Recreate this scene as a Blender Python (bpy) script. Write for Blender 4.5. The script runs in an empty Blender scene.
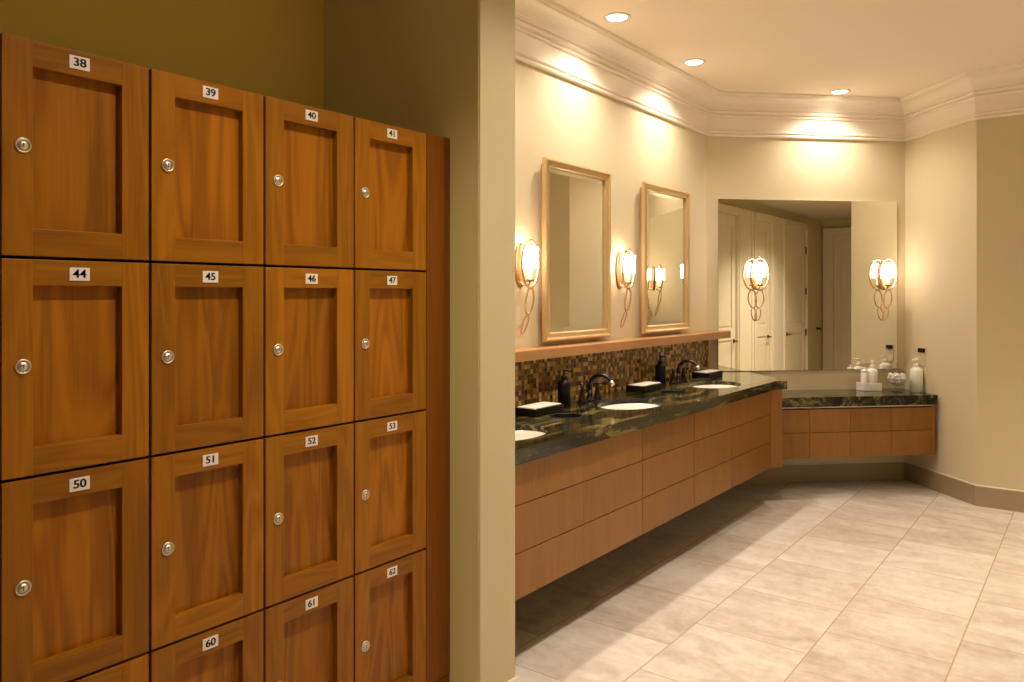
import bpy, bmesh, math, random
from mathutils import Vector, Matrix
random.seed(7)
C = bpy.context.scene.collection
S2 = math.sqrt(.5)
sc = bpy.context.scene

# ------------------------------------------------------------------ materials
def new_mat(name):
    m = bpy.data.materials.new(name); m.use_nodes = True
    nt = m.node_tree; b = nt.nodes['Principled BSDF']
    return m, nt, b
def nd(nt, t, ins=None, **kw):
    n = nt.nodes.new(t)
    for k, v in kw.items(): setattr(n, k, v)
    for k, v in (ins or {}).items():
        if isinstance(v, bpy.types.NodeSocket): nt.links.new(v, n.inputs[k])
        else: n.inputs[k].default_value = v
    return n
def mth(nt, op, a, b=0.0, c=0.0):
    n = nd(nt, 'ShaderNodeMath', operation=op)
    for i, v in enumerate((a, b, c)):
        if isinstance(v, bpy.types.NodeSocket): nt.links.new(v, n.inputs[i])
        else: n.inputs[i].default_value = v
    return n.outputs[0]
def ramp(nt, fac, stops):
    r = nd(nt, 'ShaderNodeValToRGB', {'Fac': fac})
    e = r.color_ramp.elements
    e[0].position, e[0].color = stops[0][0], (*stops[0][1], 1)
    e[1].position, e[1].color = stops[-1][0], (*stops[-1][1], 1)
    for p, c in stops[1:-1]:
        x = e.new(p); x.color = (*c, 1)
    return r.outputs['Color']
def mix(nt, fac, a, b, mode='MIX'):
    n = nd(nt, 'ShaderNodeMix', data_type='RGBA', blend_type=mode)
    for k, v in ((0, fac), (6, a), (7, b)):
        if isinstance(v, bpy.types.NodeSocket): nt.links.new(v, n.inputs[k])
        elif k: n.inputs[k].default_value = (*v, 1)
        else: n.inputs[k].default_value = v
    return n.outputs[2]
def bump(nt, b, h, strength=.2, dist=.002):
    n = nd(nt, 'ShaderNodeBump', {'Height': h, 'Strength': strength, 'Distance': dist})
    nt.links.new(n.outputs[0], b.inputs['Normal'])
def plain(name, col, rough=.5, metal=0., var=.0, scale=8., spec=.5, bmp=0., **ex):
    m, nt, b = new_mat(name)
    b.inputs['Roughness'].default_value = rough; b.inputs['Metallic'].default_value = metal
    b.inputs['Specular IOR Level'].default_value = spec
    tc = nd(nt, 'ShaderNodeTexCoord')
    no = nd(nt, 'ShaderNodeTexNoise', {'Vector': tc.outputs['Object'], 'Scale': scale, 'Detail': 3.})
    c = mix(nt, no.outputs['Fac'], [x*(1-var) for x in col], [min(1, x*(1+var)) for x in col])
    nt.links.new(c, b.inputs['Base Color'])
    if bmp:
        n2 = nd(nt, 'ShaderNodeTexNoise', {'Vector': tc.outputs['Object'], 'Scale': 220., 'Detail': 2.})
        bump(nt, b, n2.outputs['Fac'], bmp, .001)
    for k, v in ex.items(): b.inputs[k.replace('_', ' ')].default_value = v
    return m
def emit(name, col, strength):
    m, nt, b = new_mat(name)
    b.inputs['Base Color'].default_value = (*col, 1); b.inputs['Roughness'].default_value = .4
    b.inputs['Emission Color'].default_value = (*col, 1); b.inputs['Emission Strength'].default_value = strength
    return m
def wood(name, dark, mid, light, axis, seed=0., scale=1., cath=.45, rough=.34, spec=.4, contrast=1.):
    """axis = direction of the grain in object space"""
    m, nt, b = new_mat(name)
    tc = nd(nt, 'ShaderNodeTexCoord'); oi = nd(nt, 'ShaderNodeObjectInfo')
    off = mth(nt, 'MULTIPLY_ADD', oi.outputs['Random'], 37., seed)
    add = nd(nt, 'ShaderNodeVectorMath', operation='ADD')
    nt.links.new(tc.outputs['Object'], add.inputs[0])
    cb = nd(nt, 'ShaderNodeCombineXYZ', {'X': off, 'Y': off, 'Z': off}); nt.links.new(cb.outputs[0], add.inputs[1])
    s = [9., 9., 9.]; s['xyz'.index(axis)] = 1.1
    mp = nd(nt, 'ShaderNodeMapping', {'Vector': add.outputs[0], 'Scale': [v*scale for v in s]})
    n1 = nd(nt, 'ShaderNodeTexNoise', {'Vector': mp.outputs[0], 'Scale': 1.0, 'Detail': 2., 'Distortion': .8})
    rings = mth(nt, 'SINE', mth(nt, 'MULTIPLY', n1.outputs['Fac'], 42.))
    rings = mth(nt, 'MULTIPLY_ADD', rings, .5*cath, .5)
    s2 = [170., 170., 170.]; s2['xyz'.index(axis)] = 5.
    mp2 = nd(nt, 'ShaderNodeMapping', {'Vector': add.outputs[0], 'Scale': s2})
    n2 = nd(nt, 'ShaderNodeTexNoise', {'Vector': mp2.outputs[0], 'Scale': 1., 'Detail': 4.})
    s3 = [14., 14., 14.]; s3['xyz'.index(axis)] = .6
    mp3 = nd(nt, 'ShaderNodeMapping', {'Vector': add.outputs[0], 'Scale': s3})
    n3 = nd(nt, 'ShaderNodeTexNoise', {'Vector': mp3.outputs[0], 'Scale': 1., 'Detail': 1.})
    f = mth(nt, 'ADD', mth(nt, 'MULTIPLY', rings, .38), mth(nt, 'MULTIPLY', n2.outputs['Fac'], .38))
    f = mth(nt, 'ADD', f, mth(nt, 'MULTIPLY', n3.outputs['Fac'], .30))
    f = mth(nt, 'MULTIPLY_ADD', mth(nt, 'SUBTRACT', f, .53), contrast, .5)
    c = ramp(nt, f, [(.2, dark), (.5, mid), (.8, light)])
    tone = mth(nt, 'MULTIPLY_ADD', oi.outputs['Random'], .28, .86)
    hv = nd(nt, 'ShaderNodeHueSaturation', {'Color': c, 'Value': tone})
    nt.links.new(hv.outputs[0], b.inputs['Base Color'])
    b.inputs['Roughness'].default_value = rough; b.inputs['Specular IOR Level'].default_value = spec
    bump(nt, b, n2.outputs['Fac'], .06, .001)
    return m

M = {}
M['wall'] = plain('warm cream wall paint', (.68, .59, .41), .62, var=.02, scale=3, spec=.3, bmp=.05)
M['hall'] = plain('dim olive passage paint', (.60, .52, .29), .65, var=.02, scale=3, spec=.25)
M['hallceil'] = plain('ceiling paint darkened for passage shade', (.50, .43, .30), .8, var=.01, scale=2, spec=.2)  # darker than the main ceiling to stand for the passage's weak light
M['tan'] = plain('wall paint dimmed to tan', (.62, .54, .335), .62, var=.02, scale=3, spec=.3, bmp=.05)  # cream wall paint darkened in colour to carry the shade on these walls
M['return'] = plain('shaded wall paint dimmed to tan', (.74, .645, .29), .65, var=.02, scale=3, spec=.25, bmp=.05)
M['olive'] = plain('wall paint toned for niche shade', (.86, .69, .15), .7, var=.02, scale=3, spec=.25, bmp=.05)  # same wall paint, turned olive to stand for dim light in the niche
M['crown'] = plain('cream trim paint', (.90, .82, .70), .35, var=.01, scale=3)
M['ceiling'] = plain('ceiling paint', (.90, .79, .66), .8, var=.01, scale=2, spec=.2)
M['door'] = plain('door paint', (.72, .64, .48), .4, var=.02, scale=3)
M['base'] = plain('taupe stone baseboard tile', (.34, .26, .16), .4, var=.12, scale=6)
M['light_trim'] = plain('pale trim', (.8, .74, .62), .5, var=.02)
LW = ((.20, .073, .0020), (.33, .122, .0030), (.42, .170, .006))
M['door_v'] = wood('locker wood upright grain', *LW, 'z', 0., 1., .5, .4, .25)
M['door_h'] = wood('locker wood level grain', *[[x*.93 for x in c] for c in LW], 'y', 11., 1., .5, .4, .25)
M['panel'] = wood('locker wood panel', *[[x*k for x, k in zip(c, (1.0, .92, .9))] for c in LW], 'z', 23., .8, .8, .4, .25)
M['filler'] = wood('locker filler wood', *[[x*k for x, k in zip(c, (.60, .47, .4))] for c in LW], 'z', 5., 1., .4, contrast=.7)
M['carcass'] = plain('locker carcass dark edge', (.035, .015, .006), .6, var=.1)
VW = ((.160, .064, .008), (.255, .108, .013), (.325, .147, .022))
M['cab'] = wood('vanity veneer', *VW, 'z', 3., 1.0, .25, .38, contrast=.8)
M['shelf'] = wood('shelf wood', (.36, .17, .065), (.47, .235, .095), (.54, .28, .125), 'y', 3., 1., .3, .35, contrast=.8)
M['cabdark'] = plain('vanity carcass', (.06, .03, .012), .6, var=.1)
M['nickel'] = plain('brushed nickel', (.74, .68, .58), .42, 1., var=.05, scale=60)
M['nickel_dark'] = plain('lock core metal', (.42, .38, .32), .35, 1., var=.05, scale=60)
M['plate'] = plain('white number plate', (.86, .80, .74), .45, var=.01)
M['ink'] = plain('black numeral', (.012, .010, .010), .5)
M['porcelain'] = plain('white porcelain', (.88, .85, .78), .12, var=.01, spec=.6)
M['bronze'] = plain('oil rubbed bronze', (.030, .018, .016), .26, .6, var=.2, scale=30, spec=.6)
M['black'] = plain('black plastic', (.004, .004, .005), .45, var=.1, spec=.25)
M['blackwood'] = plain('black lacquer tray', (.007, .005, .004), .4, var=.2, spec=.25)
M['paper'] = plain('white paper towels', (.64, .56, .48), .85, var=.03, scale=40)
M['champagne'] = plain('champagne gilt frame', (.66, .49, .26), .33, .55, var=.06, scale=40)
M['sconce'] = plain('soft gold sconce metal', (.74, .54, .36), .2, 1., var=.04, scale=40)
M['copper'] = plain('warm bronze sconce body', (.42, .25, .13), .36, 1., var=.06, scale=40)
M['white_plastic'] = plain('white plastic', (.92, .90, .86), .35, var=.01)
M['lotion'] = plain('pale lotion', (.90, .91, .84), .25, var=.02)
M['cotton'] = plain('cotton', (.90, .87, .82), .95, var=.04, scale=60, bmp=.3)
M['shade'] = emit('glowing frosted glass', (1., .87, .70), 11.5)
M['lens'] = emit('glowing lamp lens', (1., .90, .74), 14.)
M['backing'] = plain('mirror backing board', (.42, .27, .13), .5, var=.05)
M['hinge'] = plain('dark hinge metal', (.02, .014, .01), .35, .5)

def mirror_mat():
    m, nt, b = new_mat('silvered mirror')
    b.inputs['Base Color'].default_value = (.86, .85, .78, 1); b.inputs['Metallic'].default_value = 1.
    b.inputs['Roughness'].default_value = 0.0
    return m
M['mirror'] = mirror_mat()
def glass_mat():
    m, nt, b = new_mat('clear thin glass')
    nt.nodes.remove(b); out = nt.nodes['Material Output']
    tr = nd(nt, 'ShaderNodeBsdfTransparent', {'Color': (.95, .95, .93, 1)}); gl = nd(nt, 'ShaderNodeBsdfGlossy', {'Color': (1, 1, 1, 1), 'Roughness': .03})
    fr = nd(nt, 'ShaderNodeLayerWeight', {'Blend': .22})
    mx = nd(nt, 'ShaderNodeMixShader', {0: mth(nt, 'MINIMUM', fr.outputs['Fresnel'], .22)})
    nt.links.new(tr.outputs[0], mx.inputs[1]); nt.links.new(gl.outputs[0], mx.inputs[2]); nt.links.new(mx.outputs[0], out.inputs[0])
    return m
M['glass'] = glass_mat()
def tile_mat():
    m, nt, b = new_mat('travertine floor tile')
    tc = nd(nt, 'ShaderNodeTexCoord'); sp = nd(nt, 'ShaderNodeSeparateXYZ', {'Vector': tc.outputs['Object']})
    a = mth(nt, 'DIVIDE', mth(nt, 'ADD', sp.outputs['X'], .452), .4615)
    r = mth(nt, 'FLOOR', a)
    par = mth(nt, 'FLOORED_MODULO', r, 2.)
    t = mth(nt, 'ADD', mth(nt, 'DIVIDE', mth(nt, 'SUBTRACT', sp.outputs['Y'], 3.342), .505), mth(nt, 'MULTIPLY_ADD', par, .5, -.5))
    c = mth(nt, 'FLOOR', t)
    fa = mth(nt, 'FRACT', a); ft = mth(nt, 'FRACT', t)
    ea = mth(nt, 'MULTIPLY', mth(nt, 'MINIMUM', fa, mth(nt, 'SUBTRACT', 1., fa)), .4615)
    et = mth(nt, 'MULTIPLY', mth(nt, 'MINIMUM', ft, mth(nt, 'SUBTRACT', 1., ft)), .505)
    grout_a = mth(nt, 'LESS_THAN', ea, .0028); grout_t = mth(nt, 'LESS_THAN', et, .0024)
    g = mth(nt, 'MAXIMUM', grout_a, mth(nt, 'MULTIPLY', grout_t, .95))
    wn = nd(nt, 'ShaderNodeTexWhiteNoise', {'Vector': nd(nt, 'ShaderNodeCombineXYZ', {'X': r, 'Y': c}).outputs[0]}, noise_dimensions='3D')
    sh = nd(nt, 'ShaderNodeVectorMath', operation='MULTIPLY_ADD')
    nt.links.new(wn.outputs['Color'], sh.inputs[0]); sh.inputs[1].default_value = (9, 9, 9); nt.links.new(tc.outputs['Object'], sh.inputs[2])
    mp = nd(nt, 'ShaderNodeMapping', {'Vector': sh.outputs[0], 'Rotation': (0, 0, .12), 'Scale': (2.6, 6.0, 1.)})
    n1 = nd(nt, 'ShaderNodeTexNoise', {'Vector': mp.outputs[0], 'Scale': 1.0, 'Detail': 6., 'Roughness': .62, 'Distortion': .9})
    n2 = nd(nt, 'ShaderNodeTexNoise', {'Vector': sh.outputs[0], 'Scale': 16., 'Detail': 6., 'Roughness': .72})
    f = mth(nt, 'ADD', mth(nt, 'MULTIPLY', n1.outputs['Fac'], .60), mth(nt, 'MULTIPLY', n2.outputs['Fac'], .40))
    f = mth(nt, 'ADD', f, mth(nt, 'MULTIPLY_ADD', wn.outputs['Value'], .14, -.07))
    col = ramp(nt, f, [(.32, (.48, .39, .32)), (.45, (.61, .52, .45)), (.54, (.69, .615, .545)), (.68, (.79, .74, .685))])
    col = mix(nt, g, col, (.47, .35, .23))
    nt.links.new(col, b.inputs['Base Color'])
    nt.links.new(mth(nt, 'MULTIPLY_ADD', g, .4, .36), b.inputs['Roughness'])
    b.inputs['Specular IOR Level'].default_value = .35
    bump(nt, b, mth(nt, 'SUBTRACT', mth(nt, 'MULTIPLY', f, .4), g), .25, .002)
    return m
M['tile'] = tile_mat()
def granite_mat():
    m, nt, b = new_mat('dark green veined granite')
    tc = nd(nt, 'ShaderNodeTexCoord')
    mp = nd(nt, 'ShaderNodeMapping', {'Vector': tc.outputs['Object'], 'Rotation': (0, 0, -.25), 'Scale': (9., 1.5, 9.)})
    n1 = nd(nt, 'ShaderNodeTexNoise', {'Vector': mp.outputs[0], 'Scale': 1.4, 'Detail': 7., 'Roughness': .62, 'Distortion': 1.3})
    n2 = nd(nt, 'ShaderNodeTexNoise', {'Vector': tc.outputs['Object'], 'Scale': 90., 'Detail': 3.})
    f = mth(nt, 'ADD', mth(nt, 'MULTIPLY', n1.outputs['Fac'], .84), mth(nt, 'MULTIPLY', n2.outputs['Fac'], .16))
    c = ramp(nt, f, [(.38, (.003, .0028, .0012)), (.48, (.015, .0135, .0055)), (.55, (.050, .044, .015)), (.60, (.23, .175, .06)), (.64, (.07, .058, .02)), (.72, (.30, .23, .09))])
    nt.links.new(c, b.inputs['Base Color']); b.inputs['Roughness'].default_value = .12
    b.inputs['Specular IOR Level'].default_value = .38
    return m
M['granite'] = granite_mat()
def mosaic_mat():
    m, nt, b = new_mat('brown glass mosaic')
    tc = nd(nt, 'ShaderNodeTexCoord'); sp = nd(nt, 'ShaderNodeSeparateXYZ', {'Vector': tc.outputs['Object']})
    p = .025
    a = mth(nt, 'DIVIDE', sp.outputs['Y'], p); z = mth(nt, 'DIVIDE', sp.outputs['Z'], p)
    cell = nd(nt, 'ShaderNodeCombineXYZ', {'X': mth(nt, 'FLOOR', a), 'Y': mth(nt, 'FLOOR', z)}).outputs[0]
    wn = nd(nt, 'ShaderNodeTexWhiteNoise', {'Vector': cell}, noise_dimensions='3D')
    fa = mth(nt, 'FRACT', a); fz = mth(nt, 'FRACT', z)
    e = mth(nt, 'MINIMUM', mth(nt, 'MINIMUM', fa, mth(nt, 'SUBTRACT', 1., fa)), mth(nt, 'MINIMUM', fz, mth(nt, 'SUBTRACT', 1., fz)))
    g = mth(nt, 'LESS_THAN', e, .07)
    r = nd(nt, 'ShaderNodeValToRGB', {'Fac': wn.outputs['Value']}); r.color_ramp.interpolation = 'CONSTANT'
    cols = [(.05, .018, .005), (.14, .055, .010), (.30, .14, .022), (.50, .26, .045), (.20, .13, .025), (.60, .36, .085), (.10, .045, .012), (.66, .44, .14)]
    el = r.color_ramp.elements
    el[0].position = 0; el[0].color = (*cols[0], 1); el[1].position = 1/8; el[1].color = (*cols[1], 1)
    for i in range(2, 8): x = el.new(i/8); x.color = (*cols[i], 1)
    c = mix(nt, g, r.outputs['Color'], (.20, .115, .035))
    nt.links.new(c, b.inputs['Base Color'])
    nt.links.new(mth(nt, 'MULTIPLY_ADD', g, .5, .16), b.inputs['Roughness'])
    bump(nt, b, mth(nt, 'SUBTRACT', mth(nt, 'MULTIPLY', wn.outputs['Value'], .5), g), .35, .002)
    return m
M['mosaic'] = mosaic_mat()

# ------------------------------------------------------------------ mesh helpers
class MB:
    def __init__(s): s.bm = bmesh.new(); s.mats = []
    def mi(s, m):
        if m not in s.mats: s.mats.append(m)
        return s.mats.index(m)
    def _merge(s, bm, mat, smooth=False):
        i = s.mi(mat)
        for f in bm.faces: f.material_index = i; f.smooth = smooth
        me = bpy.data.meshes.new('t'); bm.to_mesh(me); bm.free(); s.bm.from_mesh(me); bpy.data.meshes.remove(me)
        return s
    def box(s, a, b, mat, bev=0., M4=None, seg=2):
        bm = bmesh.new(); bmesh.ops.create_cube(bm, size=1)
        for v in bm.verts: v.co = Vector([a[i] + (v.co[i]+.5)*(b[i]-a[i]) for i in range(3)])
        if bev: bmesh.ops.bevel(bm, geom=bm.edges[:], offset=bev, segments=seg, affect='EDGES', profile=.5)
        if M4: bmesh.ops.transform(bm, matrix=M4, verts=bm.verts)
        bmesh.ops.recalc_face_normals(bm, faces=bm.faces)
        return s._merge(bm, mat)
    def prism(s, pts, z0, z1, mat, bev=0.):
        bm = bmesh.new()
        lo = [bm.verts.new((x, y, z0)) for x, y in pts]; hi = [bm.verts.new((x, y, z1)) for x, y in pts]
        bm.faces.new(lo); bm.faces.new(hi); n = len(pts)
        for i in range(n): bm.faces.new((lo[i], lo[(i+1) % n], hi[(i+1) % n], hi[i]))
        bmesh.ops.recalc_face_normals(bm, faces=bm.faces)
        if bev: bmesh.ops.bevel(bm, geom=bm.edges[:], offset=bev, segments=2, affect='EDGES', profile=.5)
        return s._merge(bm, mat)
    def lathe(s, prof, mat, n=32, M4=None, sx=1., sy=1., smooth=True):
        """prof: list of (r, z)"""
        bm = bmesh.new(); rings = []
        for r, z in prof:
            if r < 1e-6: rings.append([bm.verts.new((0, 0, z))])
            else: rings.append([bm.verts.new((r*sx*math.cos(2*math.pi*k/n), r*sy*math.sin(2*math.pi*k/n), z)) for k in range(n)])
        for A, B in zip(rings, rings[1:]):
            for k in range(n):
                j = (k+1) % n
                if len(A) == 1 and len(B) == 1: continue
                if len(A) == 1: bm.faces.new((A[0], B[k], B[j]))
                elif len(B) == 1: bm.faces.new((A[k], A[j], B[0]))
                else: bm.faces.new((A[k], A[j], B[j], B[k]))
        bmesh.ops.recalc_face_normals(bm, faces=bm.faces)
        if M4: bmesh.ops.transform(bm, matrix=M4, verts=bm.verts)
        return s._merge(bm, mat, smooth)
    def tube(s, pts, rad, mat, n=10, closed=False):
        pts = [Vector(p) for p in pts]; N = len(pts)
        rad = rad if isinstance(rad, (list, tuple)) else [rad]*N
        bm = bmesh.new(); rings = []; up = None
        for i, p in enumerate(pts):
            if closed: t = pts[(i+1) % N]-pts[i-1]
            else: t = pts[min(i+1, N-1)]-pts[max(i-1, 0)]
            t.normalize()
            if up is None:
                up = Vector((0, 0, 1)) if abs(t.z) < .9 else Vector((1, 0, 0))
            x = t.cross(up); x = x.normalized() if x.length > 1e-4 else t.orthogonal().normalized()
            y = x.cross(t).normalized(); up = y
            rings.append([bm.verts.new(p+(x*math.cos(2*math.pi*k/n)+y*math.sin(2*math.pi*k/n))*rad[i]) for k in range(n)])
        for i in range(N if closed else N-1):
            A, B = rings[i], rings[(i+1) % N]
            off = 0
            if closed and i == N-1:
                off = min(range(n), key=lambda o: (A[0].co-B[o].co).length)
            for k in range(n): bm.faces.new((A[k], A[(k+1) % n], B[(k+1+off) % n], B[(k+off) % n]))
        if not closed: bm.faces.new(rings[0]); bm.faces.new(rings[-1])
        bmesh.ops.recalc_face_normals(bm, faces=bm.faces)
        return s._merge(bm, mat, True)
    def obj(s, name, parent=None, loc=(0, 0, 0), rotz=0.):
        me = bpy.data.meshes.new(name); s.bm.to_mesh(me); s.bm.free()
        for m in s.mats: me.materials.append(m)
        o = bpy.data.objects.new(name, me); C.objects.link(o)
        o.location = loc; o.rotation_euler = (0, 0, rotz); o.parent = parent
        return o
def tag(o, label, cat, group=None, kind=None):
    o['label'] = label; o['category'] = cat
    if group: o['group'] = group
    if kind: o['kind'] = kind
    return o
def thing(name, label, cat, loc=(0, 0, 0), rotz=0., group=None):
    o = bpy.data.objects.new(name, None); C.objects.link(o); o.location = loc; o.rotation_euler = (0, 0, rotz)
    o.empty_display_size = .05
    return tag(o, label, cat, group)
KIDS = {}
def copy_tree(o, parent=None):
    c = o.copy(); C.objects.link(c); c.parent = parent
    for ch in list(o.children): copy_tree(ch, c)
    return c
def dup(root, loc, rotz, label):
    c = copy_tree(root); c.location = loc; c.rotation_euler = (0, 0, rotz); c['label'] = label
    return c
def text_into(mb, body, size, mat, M4):
    cu = bpy.data.curves.new('numeral', 'FONT'); cu.body = body; cu.size = size; cu.align_x = 'CENTER'; cu.align_y = 'CENTER'
    cu.offset = size*.014; cu.extrude = .0003
    o = bpy.data.objects.new('numeral', cu); C.objects.link(o)
    dg = bpy.context.evaluated_depsgraph_get()
    me = bpy.data.meshes.new_from_object(o.evaluated_get(dg))
    bm = bmesh.new(); bm.from_mesh(me)
    bmesh.ops.transform(bm, matrix=M4, verts=bm.verts)
    mb._merge(bm, mat)
    bpy.data.objects.remove(o); bpy.data.curves.remove(cu); bpy.data.meshes.remove(me)

# ------------------------------------------------------------------ plan of the room (metres; camera stands at 0,0)
UW = -2.302                       # vanity wall
K = 7.664                         # mirror wall lies on  y - x = K
C1 = (UW, UW+K)
FL = 1.573
C2 = (C1[0]+FL*S2, C1[1]+FL*S2)
C3 = (C2[0]+.745*S2, C2[1]-.745*S2)
NV = C3[1]                        # wall to the right of the niche
HS = 4.10                         # south side of the passage
US, UE = .45, 5.15
ZC, ZH = 2.86, 2.573
PU, PV0, PV1 = -1.693, 2.035, 2.236   # wall end between lockers and vanity
NB = -2.52                        # wall behind lockers
SV = -1.6
def far(s, off):                  # point at s along the mirror wall, off in front of it
    return (C1[0]+s*S2+off*S2, C1[1]+s*S2-off*S2)
ring = [(UW, PV1), C1, C2, C3, (UE, NV), (UE, HS), (US, HS), (US, SV), (NB, SV), (NB, PV0)]
T = .12
def offset_pts(pts, d, closed=False):
    """shift a polyline to its right by d with mitred corners"""
    out = []; n = len(pts)
    for i in range(n):
        p = Vector(pts[i]); dirs = []
        if i > 0 or closed: dirs.append((p-Vector(pts[i-1])).normalized())
        if i < n-1 or closed: dirs.append((Vector(pts[(i+1) % n])-p).normalized())
        ns = [Vector((q.y, -q.x)) for q in dirs]
        if len(ns) == 1: out.append(p+ns[0]*d); continue
        m = (ns[0]+ns[1]).normalized(); out.append(p+m*(d/max(.2, m.dot(ns[0]))))
    return [tuple(v) for v in out]
outer = offset_pts(ring, -T)
wn_ = [('wall_left', 'cream wall behind the long vanity', 'wall'), ('wall_back', 'cream wall behind the wide frameless mirror', 'wall'),
       ('wall_right', 'lit cream side wall right of the wide mirror', 'wall'), ('wall_front', 'olive-shaded wall at the right edge beyond the corner', 'wall'),
       ('wall_end', 'far passage wall with a door, seen in the wide mirror', 'wall'), ('wall_south', 'passage wall with three doors, seen in the wide mirror', 'wall'),
       ('wall_east', 'cream wall to the right of the room', 'wall'), ('wall_rear', 'cream wall at the near end of the room', 'wall'), ('wall_niche', 'olive-shaded wall above and behind the lockers', 'wall')]
for i, (n, l, c) in enumerate(wn_):
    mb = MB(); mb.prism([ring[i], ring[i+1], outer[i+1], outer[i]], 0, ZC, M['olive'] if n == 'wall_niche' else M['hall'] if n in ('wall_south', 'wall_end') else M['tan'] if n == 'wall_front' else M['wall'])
    tag(mb.obj(n), l, c, kind='structure')
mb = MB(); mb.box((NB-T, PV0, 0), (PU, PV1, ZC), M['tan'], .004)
# the face towards the lockers wears the wall paint yellowed to stand for shade
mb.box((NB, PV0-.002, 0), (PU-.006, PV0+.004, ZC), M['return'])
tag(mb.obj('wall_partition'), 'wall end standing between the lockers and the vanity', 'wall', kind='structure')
mb = MB(); mb.box((NB-T, SV-T, -.1), (UE+T, 7.2, 0), M['tile'])
tag(mb.obj('floor'), 'pale travertine tile floor', 'floor', kind='structure')
mb = MB(); mb.box((NB-T, SV-T, ZC), (UE+T, 7.2, ZC+.1), M['ceiling'])
tag(mb.obj('ceiling'), 'warm white ceiling', 'ceiling', kind='structure')
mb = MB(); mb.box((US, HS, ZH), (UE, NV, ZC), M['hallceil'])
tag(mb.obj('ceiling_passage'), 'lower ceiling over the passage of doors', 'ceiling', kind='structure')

def sweep(pts, prof, mat, smooth=False):
    mb = MB(); bm = bmesh.new(); rows = []
    for d, z in prof: rows.append([bm.verts.new((x, y, z)) for x, y in offset_pts(pts, d)])
    for A, B in zip(rows, rows[1:]):
        for k in range(len(A)-1): bm.faces.new((A[k], A[k+1], B[k+1], B[k]))
    for k in (0, -1):
        bm.faces.new([r[k] for r in rows])
    bmesh.ops.recalc_face_normals(bm, faces=bm.faces)
    mb._merge(bm, mat, smooth); return mb
def arc(cx, cz, r, a0, a1, n=6, rz=None):
    rz = r if rz is None else rz
    return [(cx+r*math.cos(math.radians(a0+(a1-a0)*k/n)), cz+rz*math.sin(math.radians(a0+(a1-a0)*k/n))) for k in range(n+1)]
Z0 = 2.562
crown = [(0, Z0)] + [(.012, Z0)] + arc(.012, Z0+.010, .010, -90, 90, 4) + [(.014, Z0+.022), (.020, Z0+.026)] + arc(.020, Z0+.034, .008, -90, 90, 4) + [(.013, Z0+.044)]
crown += [(.013, Z0+.140), (.018, Z0+.142)] + arc(.020, Z0+.150, .009, -80, 80, 5) + [(.022, Z0+.161), (.030, Z0+.163)] + arc(.030, Z0+.175, .011, -90, 60, 5) + [(.034, Z0+.190), (.044, Z0+.193), (.044, Z0+.203)]
crown += [(.048+.072*(1-math.cos(math.radians(a))), Z0+.206+.058*math.sin(math.radians(a))) for a in range(0, 91, 15)]
crown += [(.122, Z0+.267), (.122, Z0+.274), (.128, Z0+.279), (.131, Z0+.287), (.131, ZC), (0, ZC)]
tag(sweep([ring[0], C1, C2, C3, (US, NV)], crown, M['crown']).obj('trim_1'), 'layered cream crown moulding around the ceiling', 'crown moulding', kind='structure')
bprof = [(0, 0), (.013, 0), (.013, .130), (.010, .133), (0, .133)]
bl = [('baseboard_left', [ring[0], C1], 'taupe tile baseboard in the dark under the long vanity'),
      ('baseboard_back', [C1, C2], 'taupe tile baseboard under the low counter'),
      ('baseboard_right', [C2, C3, (US, NV)], 'taupe tile baseboard along the right walls')]
full = offset_pts([ring[0], C1, C2, C3, (US, NV)], .013)
for n, pts, l in bl:
    mb = sweep(pts, bprof, M['base'])
    mb2 = sweep(pts, [(0, .133), (.011, .133), (.009, .139), (0, .139)], M['light_trim'])
    o = mb.obj(n); tag(o, l, 'baseboard', kind='structure')
    mb2.obj('top_bead', o)
mb = MB(); pp = [(PU-.3, PV0-.0), (PU, PV0), (PU, PV1), (PU-.3, PV1)]
mb = sweep([(NB, PV0), (PU, PV0), (PU, PV1), (UW, PV1)][1:], [(0, 0), (.012, 0), (.010, .012), (0, .014)], M['light_trim'])
tag(mb.obj('trim_2'), 'thin pale strip at the foot of the wall end', 'trim', kind='structure')

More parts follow.
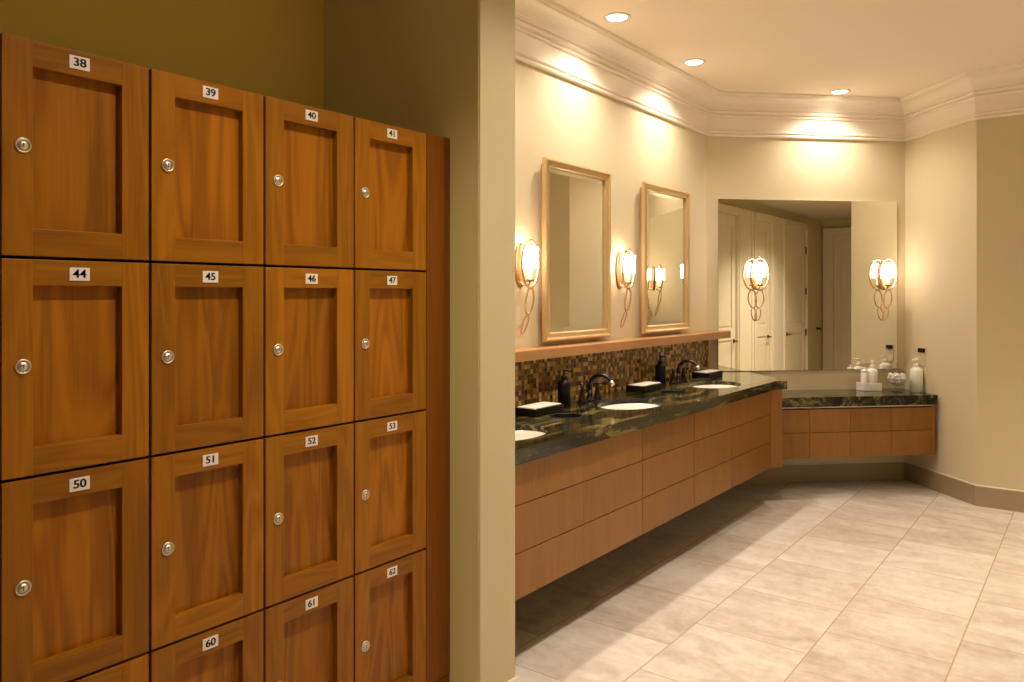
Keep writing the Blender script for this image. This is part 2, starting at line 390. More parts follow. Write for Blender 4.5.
# ------------------------------------------------------------------ lockers
LU = -1.8266                      # plane of the locker fronts
LV0, LP, LT, LH = .6305, .3206, 1.951, .4715
GAP = .0035
def locker_parts():
    """meshes shared by all lockers: origin at the base, front, left corner of the cell"""
    w, h = LP, LH
    root = bpy.data.objects.new('locker', None); C.objects.link(root); root.empty_display_size = .05
    mb = MB(); mb.box((-.64, .0008, .0008), (-.0235, w-.0008, h-.0008), M['carcass'], .001); mb.obj('carcass', root)
    g = GAP; st, rl, th = .060, .0565, .022
    mb = MB()
    mb.box((-th, g, g), (0, g+st, h-g), M['door_v'], .0012); mb.box((-th, w-g-st-.004, g), (0, w-g, h-g), M['door_v'], .0012)
    mb.box((-th, g+st-.001, h-g-rl), (-.0003, w-g-st-.003, h-g), M['door_h'], .0012); mb.box((-th, g+st-.001, g), (-.0003, w-g-st-.003, g+rl+.003), M['door_h'], .0012)
    d = mb.obj('door', root)
    mb = MB(); mb.box((-th-.0008, g+st-.004, g+rl-.004), (-.0205, w-g-st+.002, h-g-rl+.004), M['panel']); mb.obj('door_panel', d)
    R = Matrix.Rotation(math.pi/2, 4, 'Y')
    mb = MB(); L = Matrix.Translation((0, .0435, h*.5+.003)) @ R
    mb.lathe([(0, -.004), (.0162, -.004), (.0164, .0015), (.0154, .0034), (.0134, .0036), (.0128, .0022), (.0095, .0022), (.0090, .0046), (.0, .0050)], M['nickel'], 28, L)
    mb.lathe([(.0128, .00225), (.0122, .0026), (.0100, .0026), (.0096, .00225)], M['nickel_dark'], 28, L)
    mb.box((.0048, .0428, h*.5-.002), (.0053, .0442, h*.5+.0075), M['ink'])
    mb.lathe([(0, .0052), (.0018, .0052), (.0018, .0046)], M['ink'], 10, Matrix.Translation((0, .0435, h*.5+.0065)) @ R)
    mb.obj('lock', d)
    return root
proto = locker_parts()
nums = [[38, 39, 40, 41], [44, 45, 46, 47], [50, 51, 52, 53], [None, 60, 61, 62]]
rown = ['top row', 'second row', 'third row', 'bottom row']
for r in range(4):
    for c in range(4):
        o = proto if (r, c) == (0, 0) else copy_tree(proto)
        o.location = (LU, LV0+c*LP, LT-(r+1)*LH)
        n = nums[r][c]
        tag(o, f'honey brown wooden locker numbered {n}, in the {rown[r]}' if n else 'honey brown wooden locker below number 50, cut off by the lower edge', 'locker', 'numbered wooden lockers')
for r in range(4):
    for c in range(4):
        n = nums[r][c]
        root = [o for o in bpy.data.objects if o.parent is None and o.get('category') == 'locker' and abs(o.location.y-(LV0+c*LP)) < .01 and abs(o.location.z-(LT-(r+1)*LH)) < .01][0]
        d = [k for k in root.children if k.name.startswith('door')][0]
        mb = MB(); zc = LH-(.0305 if r == 0 else .0335); yc = LP*.5-.002
        mb.box((-.0005, yc-.0218, zc-.0148), (.0014, yc+.0218, zc+.0148), M['plate'], .0004)
        for dy in ((-.00045, .00045) if n else ()):
            text_into(mb, str(n), .026, M['ink'], Matrix.Translation((.0015, yc+dy, zc)) @ Matrix.Diagonal((1, 1.1, 1, 1)) @ Matrix(((0, 0, 1, 0), (1, 0, 0, 0), (0, 1, 0, 0), (0, 0, 0, 1))))
        mb.obj('number_plate', d)
LB = LT-4*LH
y0 = LV0+4*LP
for nm, a, b, lab in (('locker_filler_panel', y0+.0005, PV0-.0025, 'plain reddish brown panel closing the locker bank beside the wall end'), ('locker_filler_panel', .40, LV0-.001, 'plain brown panel at the outer left end of the locker bank')):
    mb = MB(); mb.box((LU-.64, a, LB), (LU-.002, b, LT), M['filler'], .0012)
    tag(mb.obj(nm), lab, 'panel')
mb = MB(); mb.box((LU-.60, .40, 0), (LU-.004, PV0-.0025, LB-.003), M['filler'], .0015)
tag(mb.obj('locker_plinth'), 'low brown wooden plinth the lockers stand on', 'plinth')

# ------------------------------------------------------------------ vanity
CT, CB = .835, .778               # counter top, underside
UCF = -1.696; UC = -1.726         # counter edge, cabinet front
SINKS = [2.489, 3.540, 4.632]
CHUTES = [3.02, 4.14]
def holed_slab(pts, holes, z0, z1, mat):
    mb = MB(); bm = bmesh.new(); loops = [pts]
    for cx, cy, rx, ry in holes:
        n = 48; loops.append([(cx+rx*math.cos(2*math.pi*k/n), cy+ry*math.sin(2*math.pi*k/n)) for k in range(n)])
    es = {z0: [], z1: []}
    for lp in loops:
        V = {z: [bm.verts.new((x, y, z)) for x, y in lp] for z in (z0, z1)}
        n = len(lp)
        for k in range(n):
            j = (k+1) % n
            for z in (z0, z1): es[z].append(bm.edges.new((V[z][k], V[z][j])))
            bm.faces.new((V[z0][k], V[z0][j], V[z1][j], V[z1][k]))
    for z in (z0, z1): bmesh.ops.triangle_fill(bm, edges=es[z], use_beauty=True, use_dissolve=False)
    bmesh.ops.recalc_face_normals(bm, faces=bm.faces)
    return mb._merge(bm, mat)
QF = (UCF, 5.068); QE = (QF[0]+.054, QF[1]+.054)
de = (K-(QE[1]-QE[0]))*S2-.002
QW = (QE[0]-de*S2, QE[1]+de*S2)
cpts = [(UW+.002, PV1+.002), (UCF, PV1+.002), QF, QE, QW, (UW+.002, UW+K)]
SX, SY, SU = .150, .216, -1.935
holes = [(SU, s, SX, SY) for s in SINKS] + [(-1.985, c, .072, .072) for c in CHUTES]
SB = .812                         # underside of the slab; the front edge is built up to CB
mb = holed_slab(cpts, holes, SB, CT, M['granite'])
lip_in = offset_pts([(UCF, PV1+.002), QF, QE, QW], -.022)
lip_out = [(UCF, PV1+.002), QF, QE, QW]
for k in range(3): mb.prism([lip_out[k], lip_out[k+1], lip_in[k+1], lip_in[k]], CB, SB+.0005, M['granite'])
ct = mb.obj('stone_countertop')
tag(ct, 'long dark green veined stone countertop with three basins', 'countertop')
# basins
sl = ['white oval basin nearest the wall end, only its edge showing', 'white oval basin in the middle of the long counter', 'white oval basin nearest the far corner of the counter']
prof = [(1.06, SB-.001), (1.0, SB-.001), (.985, SB-.02), (.93, SB-.06), (.80, SB-.10), (.55, SB-.128), (.25, SB-.138), (.0, SB-.140)]
outp = [(.0, SB-.152), (.28, SB-.150), (.60, SB-.140), (.86, SB-.110), (.99, SB-.065), (1.06, SB-.03), (1.06, SB-.001)]
sink = thing('sink', sl[0], 'basin', (SU, SINKS[0], 0), 0, 'undermounted basins')
mb = MB(); mb.lathe(outp+prof, M['porcelain'], 48, None, SX, SY); mb.obj('bowl', sink)
mb = MB(); mb.lathe([(0, SB-.1360), (.020, SB-.1360), (.024, SB-.1395), (0, SB-.1395)], M['bronze'], 20); mb.obj('drain', sink)
for i in (1, 2): dup(sink, (SU, SINKS[i], 0), 0, sl[i])
# waste chutes
cl = ['round black waste chute in the counter, left of the middle basin', 'round black waste chute in the counter, left of the far basin']
ch = thing('waste_chute', cl[0], 'waste chute', (-1.985, CHUTES[0], 0), 0, 'waste chutes in the counter')
mb = MB(); mb.lathe([(.0712, CT-.06), (.0712, CT+.0003), (.078, CT+.0003), (.078, CT+.0009), (.074, CT+.0016), (.070, CT+.0010), (.069, CT-.003), (.0685, CT-.06)], M['black'], 36); mb.obj('rim', ch)
mb = MB(); mb.lathe([(.0683, CT-.05), (.0683, CB-.10), (0, CB-.10), (0, CB-.098), (.066, CB-.098), (.066, CT-.05)], M['black'], 36); mb.obj('liner', ch)
dup(ch, (-1.985, CHUTES[1], 0), 0, cl[1])

# drawer units
joints = [2.240, 2.751, 3.275, 3.862, 4.373, 5.043]
zl = [.266, .437, .616, .770]
ul = ['first light wooden drawer unit, hanging next to the wall end', 'second light wooden drawer unit from the wall end', 'third light wooden drawer unit from the wall end, in the middle', 'fourth light wooden drawer unit from the wall end', 'last light wooden drawer unit before the angled end panel']
def drawer_unit(name, label, w, depth, zls, ztop, loc, rotz, group, gaps=(.0015, .0015)):
    t = thing(name, label, 'cabinet', loc, rotz, group)
    mb = MB(); zb = zls[0]; e = .016
    mb.box((-depth, .001, zb), (-.021, w-.001, zb+e), M['cabdark']); mb.box((-depth, .001, zb+e), (-depth+e, w-.001, ztop), M['cabdark'])
    mb.box((-depth+e, .001, zb+e), (-.021, .001+e, ztop), M['cabdark']); mb.box((-depth+e, w-.001-e, zb+e), (-.021, w-.001, ztop), M['cabdark'])
    mb.box((-.037, .001+e, ztop-.04), (-.021, w-.001-e, ztop), M['cabdark']); mb.obj('carcass', t)
    for a, b in zip(zls, zls[1:]):
        mb = MB(); mb.box((-.019, gaps[0], a+(.0018 if a > zls[0] else 0)), (0, w-gaps[1], b-.0018), M['cab'], .0008); mb.obj('drawer_front', t, (0, 0, 0))
    return t
for i in range(5):
    a, b = joints[i], joints[i+1]
    seam = (.0006, .002) if i == 1 else ((.002, .0006) if i == 0 else (.002, .002))
    drawer_unit('drawer_unit', ul[i], b-a, .575, zl, CB-.0005 if False else .7765, (UC, a, 0), 0, 'drawer units under the long counter', seam)
# angled end panel, parallel with the mirror wall, and the side that closes it
R0 = (UC, joints[-1]+.001); R1 = (R0[0]+.058, R0[1]+.058)
dr = (K-(R1[1]-R1[0]))*S2-.018
R2 = (R1[0]-dr*S2, R1[1]+dr*S2)
R3 = (R2[0]-.02*S2, R2[1]-.02*S2); R4 = (R1[0]-.02*S2-.02*S2, R1[1]-.02*S2+.02*S2); R5 = (R0[0]-.02, R0[1]+.012)
mb = MB(); mb.prism([R0, R1, R2, R3, R4, R5], zl[0], .7765, M['cab'], .0008)
tag(mb.obj('vanity_end_panel'), 'angled light wooden panel closing the far end of the vanity', 'panel')

# mosaic + shelf
ZS0, ZS1 = 1.085, 1.134
mb = MB(); mb.prism([(UW+.001, PV1+.002), (UW+.010, PV1+.002), (UW+.010, UW+.010+K-.002), (UW+.001, UW+.001+K-.002)], CT+.0005, ZS0-.001, M['mosaic'])
tag(mb.obj('mosaic_backsplash'), 'brown and gold glass mosaic strip between counter and shelf', 'backsplash')
SF = -2.166
mb = MB(); mb.prism([(UW+.001, PV1+.002), (SF, PV1+.002), (SF, SF+K-.020), (UW+.001, UW+.001+K-.020)], ZS0, ZS1, M['shelf'], .0015)
tag(mb.obj('wooden_shelf'), 'narrow wooden shelf running above the mosaic', 'shelf')

# low counter and its drawers
LCT, LCB = .690, .622
s0 = .2425
mb = MB(); mb.prism([far(.267, .002), far(.267, .40), far(1.549, .40), far(1.549, .002)], LCB, LCT, M['granite'], .003)
tag(mb.obj('low_stone_countertop'), 'low dark green stone counter under the wide mirror', 'countertop')
js = [.267, .590, .894, 1.203, 1.508]
ll = ['low drawer unit half hidden by the end of the vanity', 'second low drawer unit from the vanity end', 'third low drawer unit from the vanity end', 'low drawer unit nearest the right wall']
for i in range(4):
    w = js[i+1]-js[i]
    p = far(js[i], .385)
    drawer_unit('low_drawer_unit', ll[i], w, .3845, [.266, .4415, .605], .611, (*p, 0), -math.pi/4, 'drawer units under the low counter', (.0012, .0012))
mb = MB(); mb.prism([far(1.5085, .002), far(1.5085, .385), far(1.538, .385), far(1.538, .002)], .266, .611, M['cab'], .0008)
tag(mb.obj('low_end_panel'), 'narrow wooden strip ending the low drawer units beside the right wall', 'panel')
mb = MB(); mb.prism([far(.28, .005), far(.28, .376), far(1.535, .376), far(1.535, .005)], .6113, LCB-.0005, M['light_trim'])  # pale strip added to imitate the lit gap above the drawers
tag(mb.obj('lit_gap_strip'), 'pale strip imitating light in the gap under the low counter', 'trim')

# ------------------------------------------------------------------ mirrors
def face_box(mb, x0, x1, y0, y1, z0, z1, mat, bev=0.): mb.box((x0, y0, z0), (x1, y1, z1), mat, bev)
mb = MB(); mb.box((.0015, -.5*0+.082, .838), (.0135, 1.498, 2.103), M['mirror'], .0015)
wm = mb.obj('frameless_wall_mirror', None, (C1[0], C1[1], 0), -math.pi/4)
tag(wm, 'wide frameless mirror on the far wall', 'mirror')
def framed_mirror(label, v0):
    w, z0, z1 = .660, 1.158, 2.103
    t = thing('framed_wall_mirror', label, 'mirror', (UW, v0, 0), 0, 'framed mirrors above the vanity')
    mb = MB(); mb.box((.001, .028, z0+.028), (.026, w-.028, z1-.028), M['backing'], .001); mb.obj('backing_board', t)
    prof = [(.0, .026), (.0, .044), (.004, .050), (.012, .052), (.017, .049), (.019, .043), (.030, .041), (.036, .044), (.041, .044), (.045, .038), (.046, .030), (.046, .026)]
    mb = MB(); bm = bmesh.new(); rows = []
    for d, x in prof:
        rows.append([bm.verts.new((x, y, z)) for y, z in ((d, z0+d), (w-d, z0+d), (w-d, z1-d), (d, z1-d))])
    for A, B in zip(rows, rows[1:]+rows[:1]):
        for k in range(4): bm.faces.new((A[k], A[(k+1) % 4], B[(k+1) % 4], B[k]))
    bmesh.ops.recalc_face_normals(bm, faces=bm.faces)
    mb._merge(bm, M['champagne']); mb.obj('frame', t)
    mb = MB(); bm = bmesh.new(); i0, i1 = .044, .069
    A = [bm.verts.new((.0275, y, z)) for y, z in ((i0, z0+i0), (w-i0, z0+i0), (w-i0, z1-i0), (i0, z1-i0))]
    B = [bm.verts.new((.0300, y, z)) for y, z in ((i1, z0+i1), (w-i1, z0+i1), (w-i1, z1-i1), (i1, z1-i1))]
    D = [bm.verts.new((.0262, v.co.y, v.co.z)) for v in A]
    bm.faces.new(B); bm.faces.new(D)
    for k in range(4):
        bm.faces.new((A[k], A[(k+1) % 4], B[(k+1) % 4], B[k])); bm.faces.new((A[k], A[(k+1) % 4], D[(k+1) % 4], D[k]))
    bmesh.ops.recalc_face_normals(bm, faces=bm.faces)
    mb._merge(bm, M['mirror']); mb.obj('mirror_glass', t)
    return t
fm = framed_mirror('tall mirror in a gilt frame, the nearer of the two', 3.232)
dup(fm, (UW, 4.305, 0), 0, 'tall mirror in a gilt frame, the farther of the two')

# ------------------------------------------------------------------ sconces (local: +x away from wall, z up)
def ellipse(cx, cz, ry, rz, x=lambda z: 0., n=40): 
    return [(x(cz+rz*math.sin(2*math.pi*k/n)), cx+ry*math.cos(2*math.pi*k/n), cz+rz*math.sin(2*math.pi*k/n)) for k in range(n)]
SZ = 1.552; SA, SBR = .373, 1.383
def sconce(label, loc, rotz):
    t = thing('wall_sconce', label, 'wall light', loc, rotz, 'oval ring wall sconces')
    # polished oval backplate
    mb = MB(); n = 40
    Rm = Matrix.Translation((0, 0, SZ-.005)) @ Matrix.Rotation(math.pi/2, 4, 'Y')
    mb.lathe([(0, .0005), (1., .0005), (1.0, .006), (.94, .011), (.90, .011), (.86, .007), (0, .007)], M['copper'], 40, Rm, .112, .046); mb.obj('backplate', t)
    xr = .064
    mb = MB(); mb.tube(ellipse(0, SZ, .069, .117, lambda z: xr), .0062, M['sconce'], 10, True); mb.obj('ring', t)
    mb = MB(); mb.tube([(.006, 0, SZ-.085), (.02, 0, SZ-.103), (.042, 0, SZ-.107), (xr-.006, 0, SZ-.100), (xr, 0, SZ-.088)], .005, M['sconce'], 8); mb.obj('arm', t)
    xc = xr
    mb = MB(); mb.lathe([(0, SZ-.088), (.020, SZ-.088), (.026, SZ-.080), (.012, SZ-.074), (.012, SZ-.02), (.0, SZ-.02)], M['copper'], 18, Matrix.Translation((xc, 0, 0))); mb.obj('candle_cup', t)
    mb = MB(); mb.lathe([(.038, SZ-.022), (.0405, SZ-.020), (.0415, SZ+.079), (.039, SZ+.081), (.036, SZ+.078), (.035, SZ-.019), (.038, SZ-.022)], M['shade'], 28, Matrix.Translation((xc, 0, 0)))
    mb.obj('lamp_shade', t)
    def curve(z):       # scrolls lean back to the wall further down
        q = max(0, min(1, (SZ-.117-z)/.245)); return xr+.002 - (xr-.004)*q**1.9
    mb = MB(); mb.tube(ellipse(0, SZ-.183, .032, .066, curve, 32), .0050, M['sconce'], 8, True); mb.obj('large_loop', t)
    mb = MB(); mb.tube(ellipse(0, SZ-.297, .020, .048, curve, 28), .0044, M['sconce'], 8, True); mb.obj('small_loop', t)
    mb = MB(); mb.lathe([(0, SZ-.124), (.007, SZ-.120), (.009, SZ-.116), (.006, SZ-.111), (0, SZ-.110)], M['sconce'], 12, Matrix.Translation((xr+.002, 0, 0))); mb.obj('knot', t)
    return t
sn = sconce('glowing oval sconce left of the nearer framed mirror', (UW, 3.075, 0), 0)
dup(sn, (UW, 4.068, 0), 0, 'glowing oval sconce between the two framed mirrors')
p = far(SA, .0137); dup(sn, (*p, 0), -math.pi/4, 'glowing oval sconce mounted on the left part of the wide mirror')
p = far(SBR, .0137); dup(sn, (*p, 0), -math.pi/4, 'glowing oval sconce at the right edge of the wide mirror')

# ------------------------------------------------------------------ faucets, soap bottles, towel trays
def faucet(label, loc):
    t = thing('faucet', label, 'faucet', loc, 0, 'bronze faucets')
    mb = MB(); mb.lathe([(0, 0), (.026, 0), (.026, .006), (.019, .014), (.0145, .035), (.0125, .06), (0, .06)], M['bronze'], 24)
    pts = []; rad = []
    for k in range(13):
        q = k/12; a = math.pi*(1-q*.86)
        pts.append((.062+.062*math.cos(a)*1.0 + .012*q, 0, .085+.058*math.sin(a))); rad.append(.0120-.003*q)
    pts = [(0, 0, .03), (0, 0, .06)] + pts; rad = [.0125, .0125]+rad
    mb.tube(pts, rad, M['bronze'], 14); mb.obj('spout', t)
    e = Vector(pts[-1]); d = (Vector(pts[-1])-Vector(pts[-2])).normalized()
    mb = MB(); mb.tube([e-d*.004, e+d*.020], [.0115, .0105], M['nickel'], 14); mb.obj('spout_tip', t)
    for sgn in (-1, 1):
        mb = MB(); mb.lathe([(0, 0), (.024, 0), (.024, .006), (.019, .016), (.0125, .045), (.0085, .075), (.011, .082), (.010, .092), (.004, .098), (0, .098)], M['bronze'], 20)
        mb.tube([(0, 0, .084), (.010, sgn*.018, .087), (.016, sgn*.040, .086)], [.005, .0042, .0052], M['bronze'], 8)
        mb.obj('handle', t, (0, sgn*.076, 0))
    return t
fc = faucet('dark bronze gooseneck faucet behind the middle basin', (-2.165, 3.515, CT))
dup(fc, (-2.165, 4.595, CT), 0, 'dark bronze gooseneck faucet behind the far basin')
def soap(label, loc, rotz):
    t = thing('soap_dispenser', label, 'soap dispenser', loc, rotz, 'black soap dispensers')
    mb = MB(); mb.lathe([(0, 0), (.031, 0), (.033, .002), (.033, .112), (.030, .119), (.016, .128), (.0145, .134), (0, .134)], M['black'], 28); mb.obj('bottle', t)
    mb = MB(); mb.lathe([(0, .133), (.0165, .133), (.0165, .148), (.006, .152), (.0048, .170), (.010, .171), (.011, .179), (0, .181)], M['black'], 20)
    mb.tube([(0, 0, .1755), (.02, 0, .1755), (.038, 0, .171)], [.0055, .005, .004], M['black'], 8); mb.obj('pump', t)
    return t
sp = soap('black pump soap bottle left of the middle basin', (-2.19, 3.305, CT), .5)
dup(sp, (-2.22, 4.45, CT), .1, 'black pump soap bottle left of the far basin')
TL = [((-2.128, 3.00), 'nearest the wall end'), ((-2.150, 4.105), 'between the middle and far basins'), ((-2.160, 5.045), 'in the far corner of the counter')]
def tray(label, loc):
    t = thing('towel_tray', label, 'tray', loc, 0, 'black towel trays')
    mb = MB(); a, b = .060, .118
    mb.box((-a, -b, 0), (a, b, .008), M['blackwood'], .001)
    for x0, x1, y0_, y1_ in ((-a, -a+.007, -b, b), (a-.007, a, -b, b), (-a+.006, a-.006, -b, -b+.007), (-a+.006, a-.006, b-.007, b)):
        mb.box((x0, y0_, .0), (x1, y1_, .036), M['blackwood'], .001)
    mb.obj('tray_body', t)
    return t
def towels(label, loc):
    t = thing('paper_towel_stack', label, 'paper towels', loc, 0, 'paper towel stacks')
    mb = MB(); n = 7
    for k in range(n):
        dx, dy = random.uniform(-.0012, .0012), random.uniform(-.0015, .0015)
        mb.box((-.0515+dx, -.108+dy, k*.0046), (.0515+dx, .108+dy, k*.0046+.0044), M['paper'], .001, None, 1)
    mb.obj('towels', t); return t
tr = tray('', (*TL[0][0], CT)); tw = towels('', (*TL[0][0], CT+.0082))
for i, (p, w) in enumerate(TL):
    a = tr if i == 0 else copy_tree(tr); b = tw if i == 0 else copy_tree(tw)
    a.location = (*p, CT); b.location = (*p, CT+.0082)
    a['label'] = 'black tray holding paper towels, ' + w; b['label'] = 'folded white paper towels in the black tray ' + w

# ------------------------------------------------------------------ things on the low counter
def lotion(label, loc, rotz, hh=1., r=.0435):
    t = thing('lotion_bottle', label, 'lotion bottle', loc, rotz, 'white lotion bottles')
    mb = MB(); mb.lathe([(0, 0), (r-.0025, 0), (r, .003), (r, .150*hh), (r-.0035, .166*hh), (r*.6, .176*hh), (.017, .179*hh), (.017, .186*hh), (0, .186*hh)], M['lotion'], 30); mb.obj('bottle', t)
    z = .186*hh-.186
    mb = MB(); mb.lathe([(0, z+.1855), (.0185, z+.1855), (.0185, z+.203), (.007, z+.208), (.0055, z+.228), (.012, z+.230), (.013, z+.238), (0, z+.240)], M['white_plastic'], 20)
    mb.tube([(0, 0, z+.234), (.024, 0, z+.234), (.042, 0, z+.229)], [.006, .0055, .0045], M['white_plastic'], 8); mb.obj('pump', t)
    return t
pb = far(1.526, .20)
lb = lotion('white pump lotion bottle standing beside the right wall', (*pb, LCT), -2.2)
# white holder with a lotion bottle and a canister
ph = far(1.215, .10)
t = thing('white_caddy', 'square white caddy at the left of the low counter things', 'caddy', (*ph, LCT), -math.pi/4)
mb = MB()
mb.box((-.05, -.072, 0), (.05, .072, .010), M['white_plastic'], .003)
for q in ((-.05, -.072, -.045, .072), (.045, -.072, .05, .072), (-.05, -.072, .05, -.067), (-.05, .067, .05, .072)):
    mb.box((q[0], q[1], .001), (q[2], q[3], .058), M['white_plastic'], .002)
mb.obj('caddy_body', t)
def loc_on(p, x, y, z): 
    c, s = math.cos(-math.pi/4), math.sin(-math.pi/4)
    return (p[0]+c*x-s*y, p[1]+s*x+c*y, z)
lb2 = lotion('', loc_on(ph, 0, .025, LCT+.0102), -1.2, .86, .038)
lb2['label'] = ( 'white pump lotion bottle standing in the white caddy')
cn = thing('canister', 'short white lidded canister standing in the white caddy', 'canister', loc_on(ph, .004, -.0405, LCT+.0102), 0)
mb = MB(); mb.lathe([(0, 0), (.0225, 0), (.0235, .003), (.0235, .125), (.022, .128), (0, .128)], M['white_plastic'], 26); mb.obj('canister_body', cn)
mb = MB(); mb.lathe([(0, .1275), (.0245, .1275), (.0245, .140), (.020, .145), (.006, .148), (.006, .153), (.009, .158), (.006, .164), (0, .166)], M['white_plastic'], 26); mb.obj('lid', cn)
# glass jar on a foot with cotton balls
pj = far(1.370, .20)
gj = thing('glass_jar', 'footed clear glass jar of cotton balls on the low counter', 'jar', (*pj, LCT), 0)
mb = MB(); mb.lathe([(0, 0), (.042, 0), (.043, .003), (.020, .010), (.009, .018), (.008, .034), (.020, .042), (.050, .058), (.070, .080), (.079, .105), (.076, .128), (.068, .138),
                     (.065, .138), (.073, .127), (.0755, .105), (.067, .082), (.048, .062), (.018, .047), (0, .045)], M['glass'], 36); mb.obj('bowl', gj)
mb = MB(); mb.lathe([(.071, .1385), (.071, .142), (.060, .156), (.035, .170), (.010, .177), (.006, .183), (.012, .192), (.013, .200), (.007, .208), (0, .210)], M['glass'], 32)
mb.lathe([(.068, .1385), (.057, .153), (.033, .167), (0, .174)], M['glass'], 32); mb.obj('lid', gj)
# cotton balls: each one its own object
k = 0
cb_me = None
cpos = []
for ring_r, zz, n in ((0, .064, 1), (.034, .074, 5), (.0, .090, 1), (.049, .100, 8), (.020, .112, 3), (.046, .122, 6)):
    for j in range(n):
        a = 2*math.pi*(j+.3*zz*50)/n
        cpos.append((ring_r*math.cos(a), ring_r*math.sin(a), zz))
for i, (x, y, z) in enumerate(cpos):
    if cb_me is None:
        mb = MB(); bm = bmesh.new(); bmesh.ops.create_icosphere(bm, subdivisions=3, radius=.0155)
        for v in bm.verts: v.co *= 1+random.uniform(-.06, .06)
        mb._merge(bm, M['cotton'], True); o = mb.obj('cotton_ball'); cb_me = o
    else:
        o = cb_me.copy(); C.objects.link(o)
    o.location = (pj[0]+x, pj[1]+y, LCT+z); o.rotation_euler = (i, i*2.1, i*.7)
    tag(o, 'white cotton ball inside the footed glass jar', 'cotton ball', 'cotton balls in the glass jar')
# outlet on the right wall
q = Vector(C2)+Vector((S2, -S2))*.205
ou = thing('wall_outlet', 'cream outlet plate with a black socket on the right wall', 'outlet', (q.x, q.y, .955), -3*math.pi/4)
mb = MB(); mb.box((0.0005, -.038, -.075), (.006, .038, .06), M['wall'], .002); mb.obj('cover_plate', ou)
mb = MB(); mb.box((.005, -.033, .022), (.020, .033, .052), M['black'], .003); mb.obj('socket', ou)

# ------------------------------------------------------------------ doors of the passage (seen in the wide mirror)
def door(n, label, loc, rotz, w, h, cl, cr, hinge_right, hinges):
    """local: x along the wall, +y out of the wall"""
    t = thing(f'door_{n}', label, 'door', loc, rotz); t['kind'] = 'structure'
    mb = MB(); st = .11
    zs = [(.0, .22), (.86, 1.0), (h-.13, h)]
    mb.box((0, 0, .008), (w, .018, h), M['door'], .001)
    mb.box((0, .017, .008), (st, .032, h), M['door'], .001); mb.box((w-st, .017, .008), (w, .032, h), M['door'], .001)
    for a, b in zs: mb.box((st-.001, .017, max(.008, a)), (w-st+.001, .032, b), M['door'], .001)
    for a, b in ((.22, .86), (1.0, h-.13)):
        mb.box((st+.025, .017, a+.025), (w-st-.025, .026, b-.025), M['door'], .004)
    mb.obj('leaf', t)
    mb = MB()
    if cl: mb.box((-cl, 0, 0), (-.004, .045, h+.10), M['door'], .004)
    if cr: mb.box((w+.004, 0, 0), (w+cr, .060, h+.10), M['door'], .004)
    if cr > .2: mb.box((w+.03, .055, .0), (w+.10, .075, h+.03), M['door'], .005); mb.box((w+cr-.07, .055, .0), (w+cr-.005, .075, h+.095), M['door'], .005)
    mb.box((-.003, 0, h+.004), (w+.003, .060, h+.10), M['door'], .004)
    mb.obj('casing', t)
    hx = .06 if hinge_right else w-.06
    sg = 1 if hinge_right else -1
    mb = MB(); mb.lathe([(0, 0), (.026, 0), (.026, .008), (.010, .012), (.010, .050), (0, .050)], M['hinge'], 18, Matrix.Translation((hx, .031, .845)) @ Matrix.Rotation(-math.pi/2, 4, 'X'))
    mb.tube([(hx, .074, .845), (hx+sg*.05, .078, .846), (hx+sg*.115, .074, .844)], [.009, .008, .007], M['hinge'], 8); mb.obj('handle', t)
    for z in (.23, .84, 1.45, 2.06) if hinges else ():
        mb = MB(); x = w-.006 if hinge_right else .006
        mb.box((x-.014, .031, z-.05), (x+.012, .047, z+.05), M['hinge'], .002); mb.obj('hinge', t)
    return t
# wall faces +y here, so local +y already points into the passage
door(1, 'cream panelled door seen at the left edge of the wide mirror', (.53, HS, 0), 0, .86, 2.35, 0, .52, False, False)
door(2, 'cream panelled door behind the left sconce in the wide mirror', (2.04, HS, 0), 0, .54, 2.35, .03, .56, False, False)
door(3, 'cream panelled door with dark hinges seen in the wide mirror', (3.23, HS, 0), 0, .93, 2.35, .03, .03, True, True)
door(4, 'cream panelled door at the end of the mirrored passage', (UE, 4.28, 0), math.pi/2, .95, 2.35, .165, .16, False, False)
hk = MB(); hk.lathe([(0, 0), (.028, 0), (.028, .008), (.012, .014), (.012, .04), (.024, .05), (.024, .062), (0, .068)], M['hinge'], 18, Matrix.Rotation(-math.pi/2, 4, 'X'))
tag(hk.obj('wall_hook', None, (4.84, HS+.0005, .87)), 'small dark round hook on the passage wall in the mirror', 'hook')

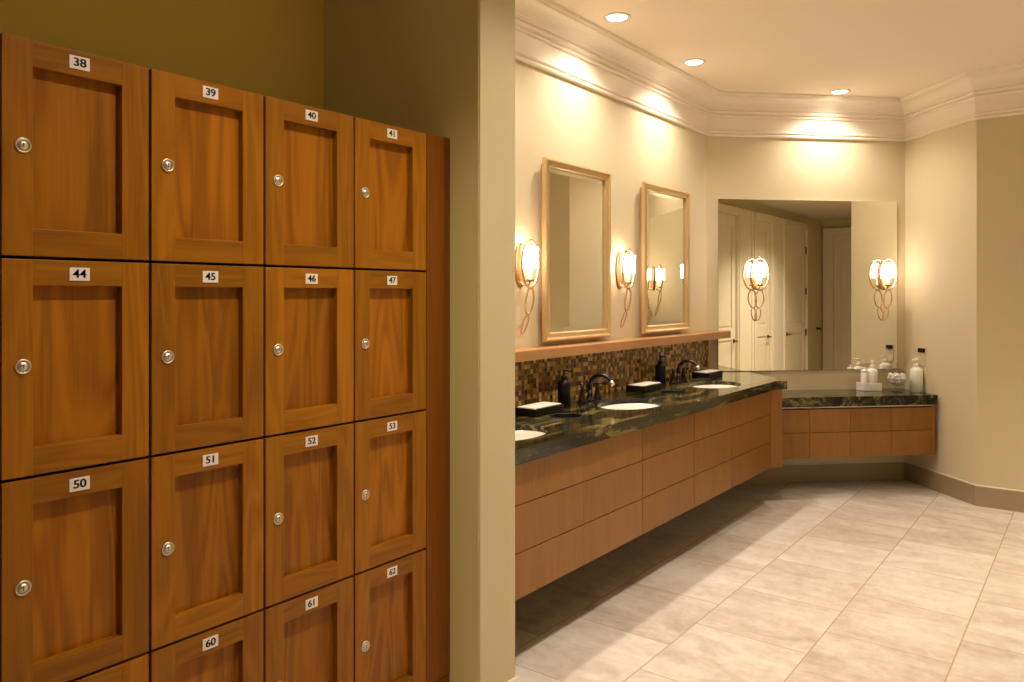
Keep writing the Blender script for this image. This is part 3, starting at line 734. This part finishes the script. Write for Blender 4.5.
# ------------------------------------------------------------------ lights
WARM = (1., .865, .70)
L1, L2, L3 = (-2.027, 3.561), (-2.035, 4.543), (-1.497, 5.840)
def downlight(label, x, y, energy, size=138, blend=.9, z=ZC, base=None):
    t = thing('recessed_light', label, 'ceiling light', (x, y, z), 0, 'recessed ceiling lights') if base is None else dup(base, (x, y, z), 0, label)
    if base is None:
        mb = MB(); mb.lathe([(.052, -.0035), (.055, -.006), (.064, -.0065), (.071, -.004), (.072, -.0002), (.05, -.0002), (.052, -.0035)], M['crown'], 36); mb.obj('trim_ring', t)
        mb = MB(); mb.lathe([(0, -.0025), (.0535, -.0025), (.0535, -.0004), (0, -.0004)], M['lens'], 36); mb.obj('lens', t)
    sl_ = bpy.data.lights.new('spot', 'SPOT'); sl_.energy = energy; sl_.color = WARM; sl_.spot_size = math.radians(size); sl_.spot_blend = blend; sl_.shadow_soft_size = .045
    so = bpy.data.objects.new('spot_lamp', sl_); C.objects.link(so); so.location = (x, y, z-.012)
    return t
d0 = downlight('nearest visible recessed ceiling light over the vanity', L1[0], L1[1], 53)
downlight('second recessed ceiling light along the vanity wall', L2[0], L2[1], 53, base=d0)
downlight('recessed ceiling light in front of the wide mirror wall', L3[0], L3[1], 50, base=d0)
downlight('recessed ceiling light hidden above the wall end', -2.03, 2.56, 53, base=d0)
G = [(-1.05, 3.3), (-.95, 1.15), (-1.05, 2.2), (-.05, 2.2)]
for i, (x, y) in enumerate(G):
    downlight(['recessed ceiling light over the middle of the floor', 'recessed ceiling light in front of the lockers', 'recessed ceiling light between the lockers and the vanity', 'recessed ceiling light above the camera'][i], x, y, [80, 78, 48, 12][i], [120, 120, 120, 90][i], .8, base=d0)
downlight('added unseen fill light at the mouth of the passage', 1.25, 4.95, 150, 108, .9, ZH, base=d0)  # both passage lamps are added out of view to brighten the mirrored doors
downlight('added unseen fill light farther down the passage', 2.15, 5.05, 190, 128, .9, ZH, base=d0)

w = bpy.data.worlds.new('World'); sc.world = w; w.use_nodes = True
w.node_tree.nodes['Background'].inputs[0].default_value = (1, .8, .55, 1); w.node_tree.nodes['Background'].inputs[1].default_value = .0

# ------------------------------------------------------------------ camera
cam = bpy.data.cameras.new('camera'); co = bpy.data.objects.new('camera', cam); C.objects.link(co)
co.location = (0, 0, 1.4); co.rotation_euler = (math.pi/2, 0, .652611)
cam.sensor_width = 36.; cam.lens = 772.16/1024*36.; cam.shift_y = -(341-294.67)/1024; cam.clip_start = .05
sc.camera = co
sc.view_settings.view_transform = 'Standard'; sc.view_settings.look = 'None'
sc.view_settings.exposure = .40; sc.view_settings.gamma = 1.; sc.view_settings.use_curve_mapping = False
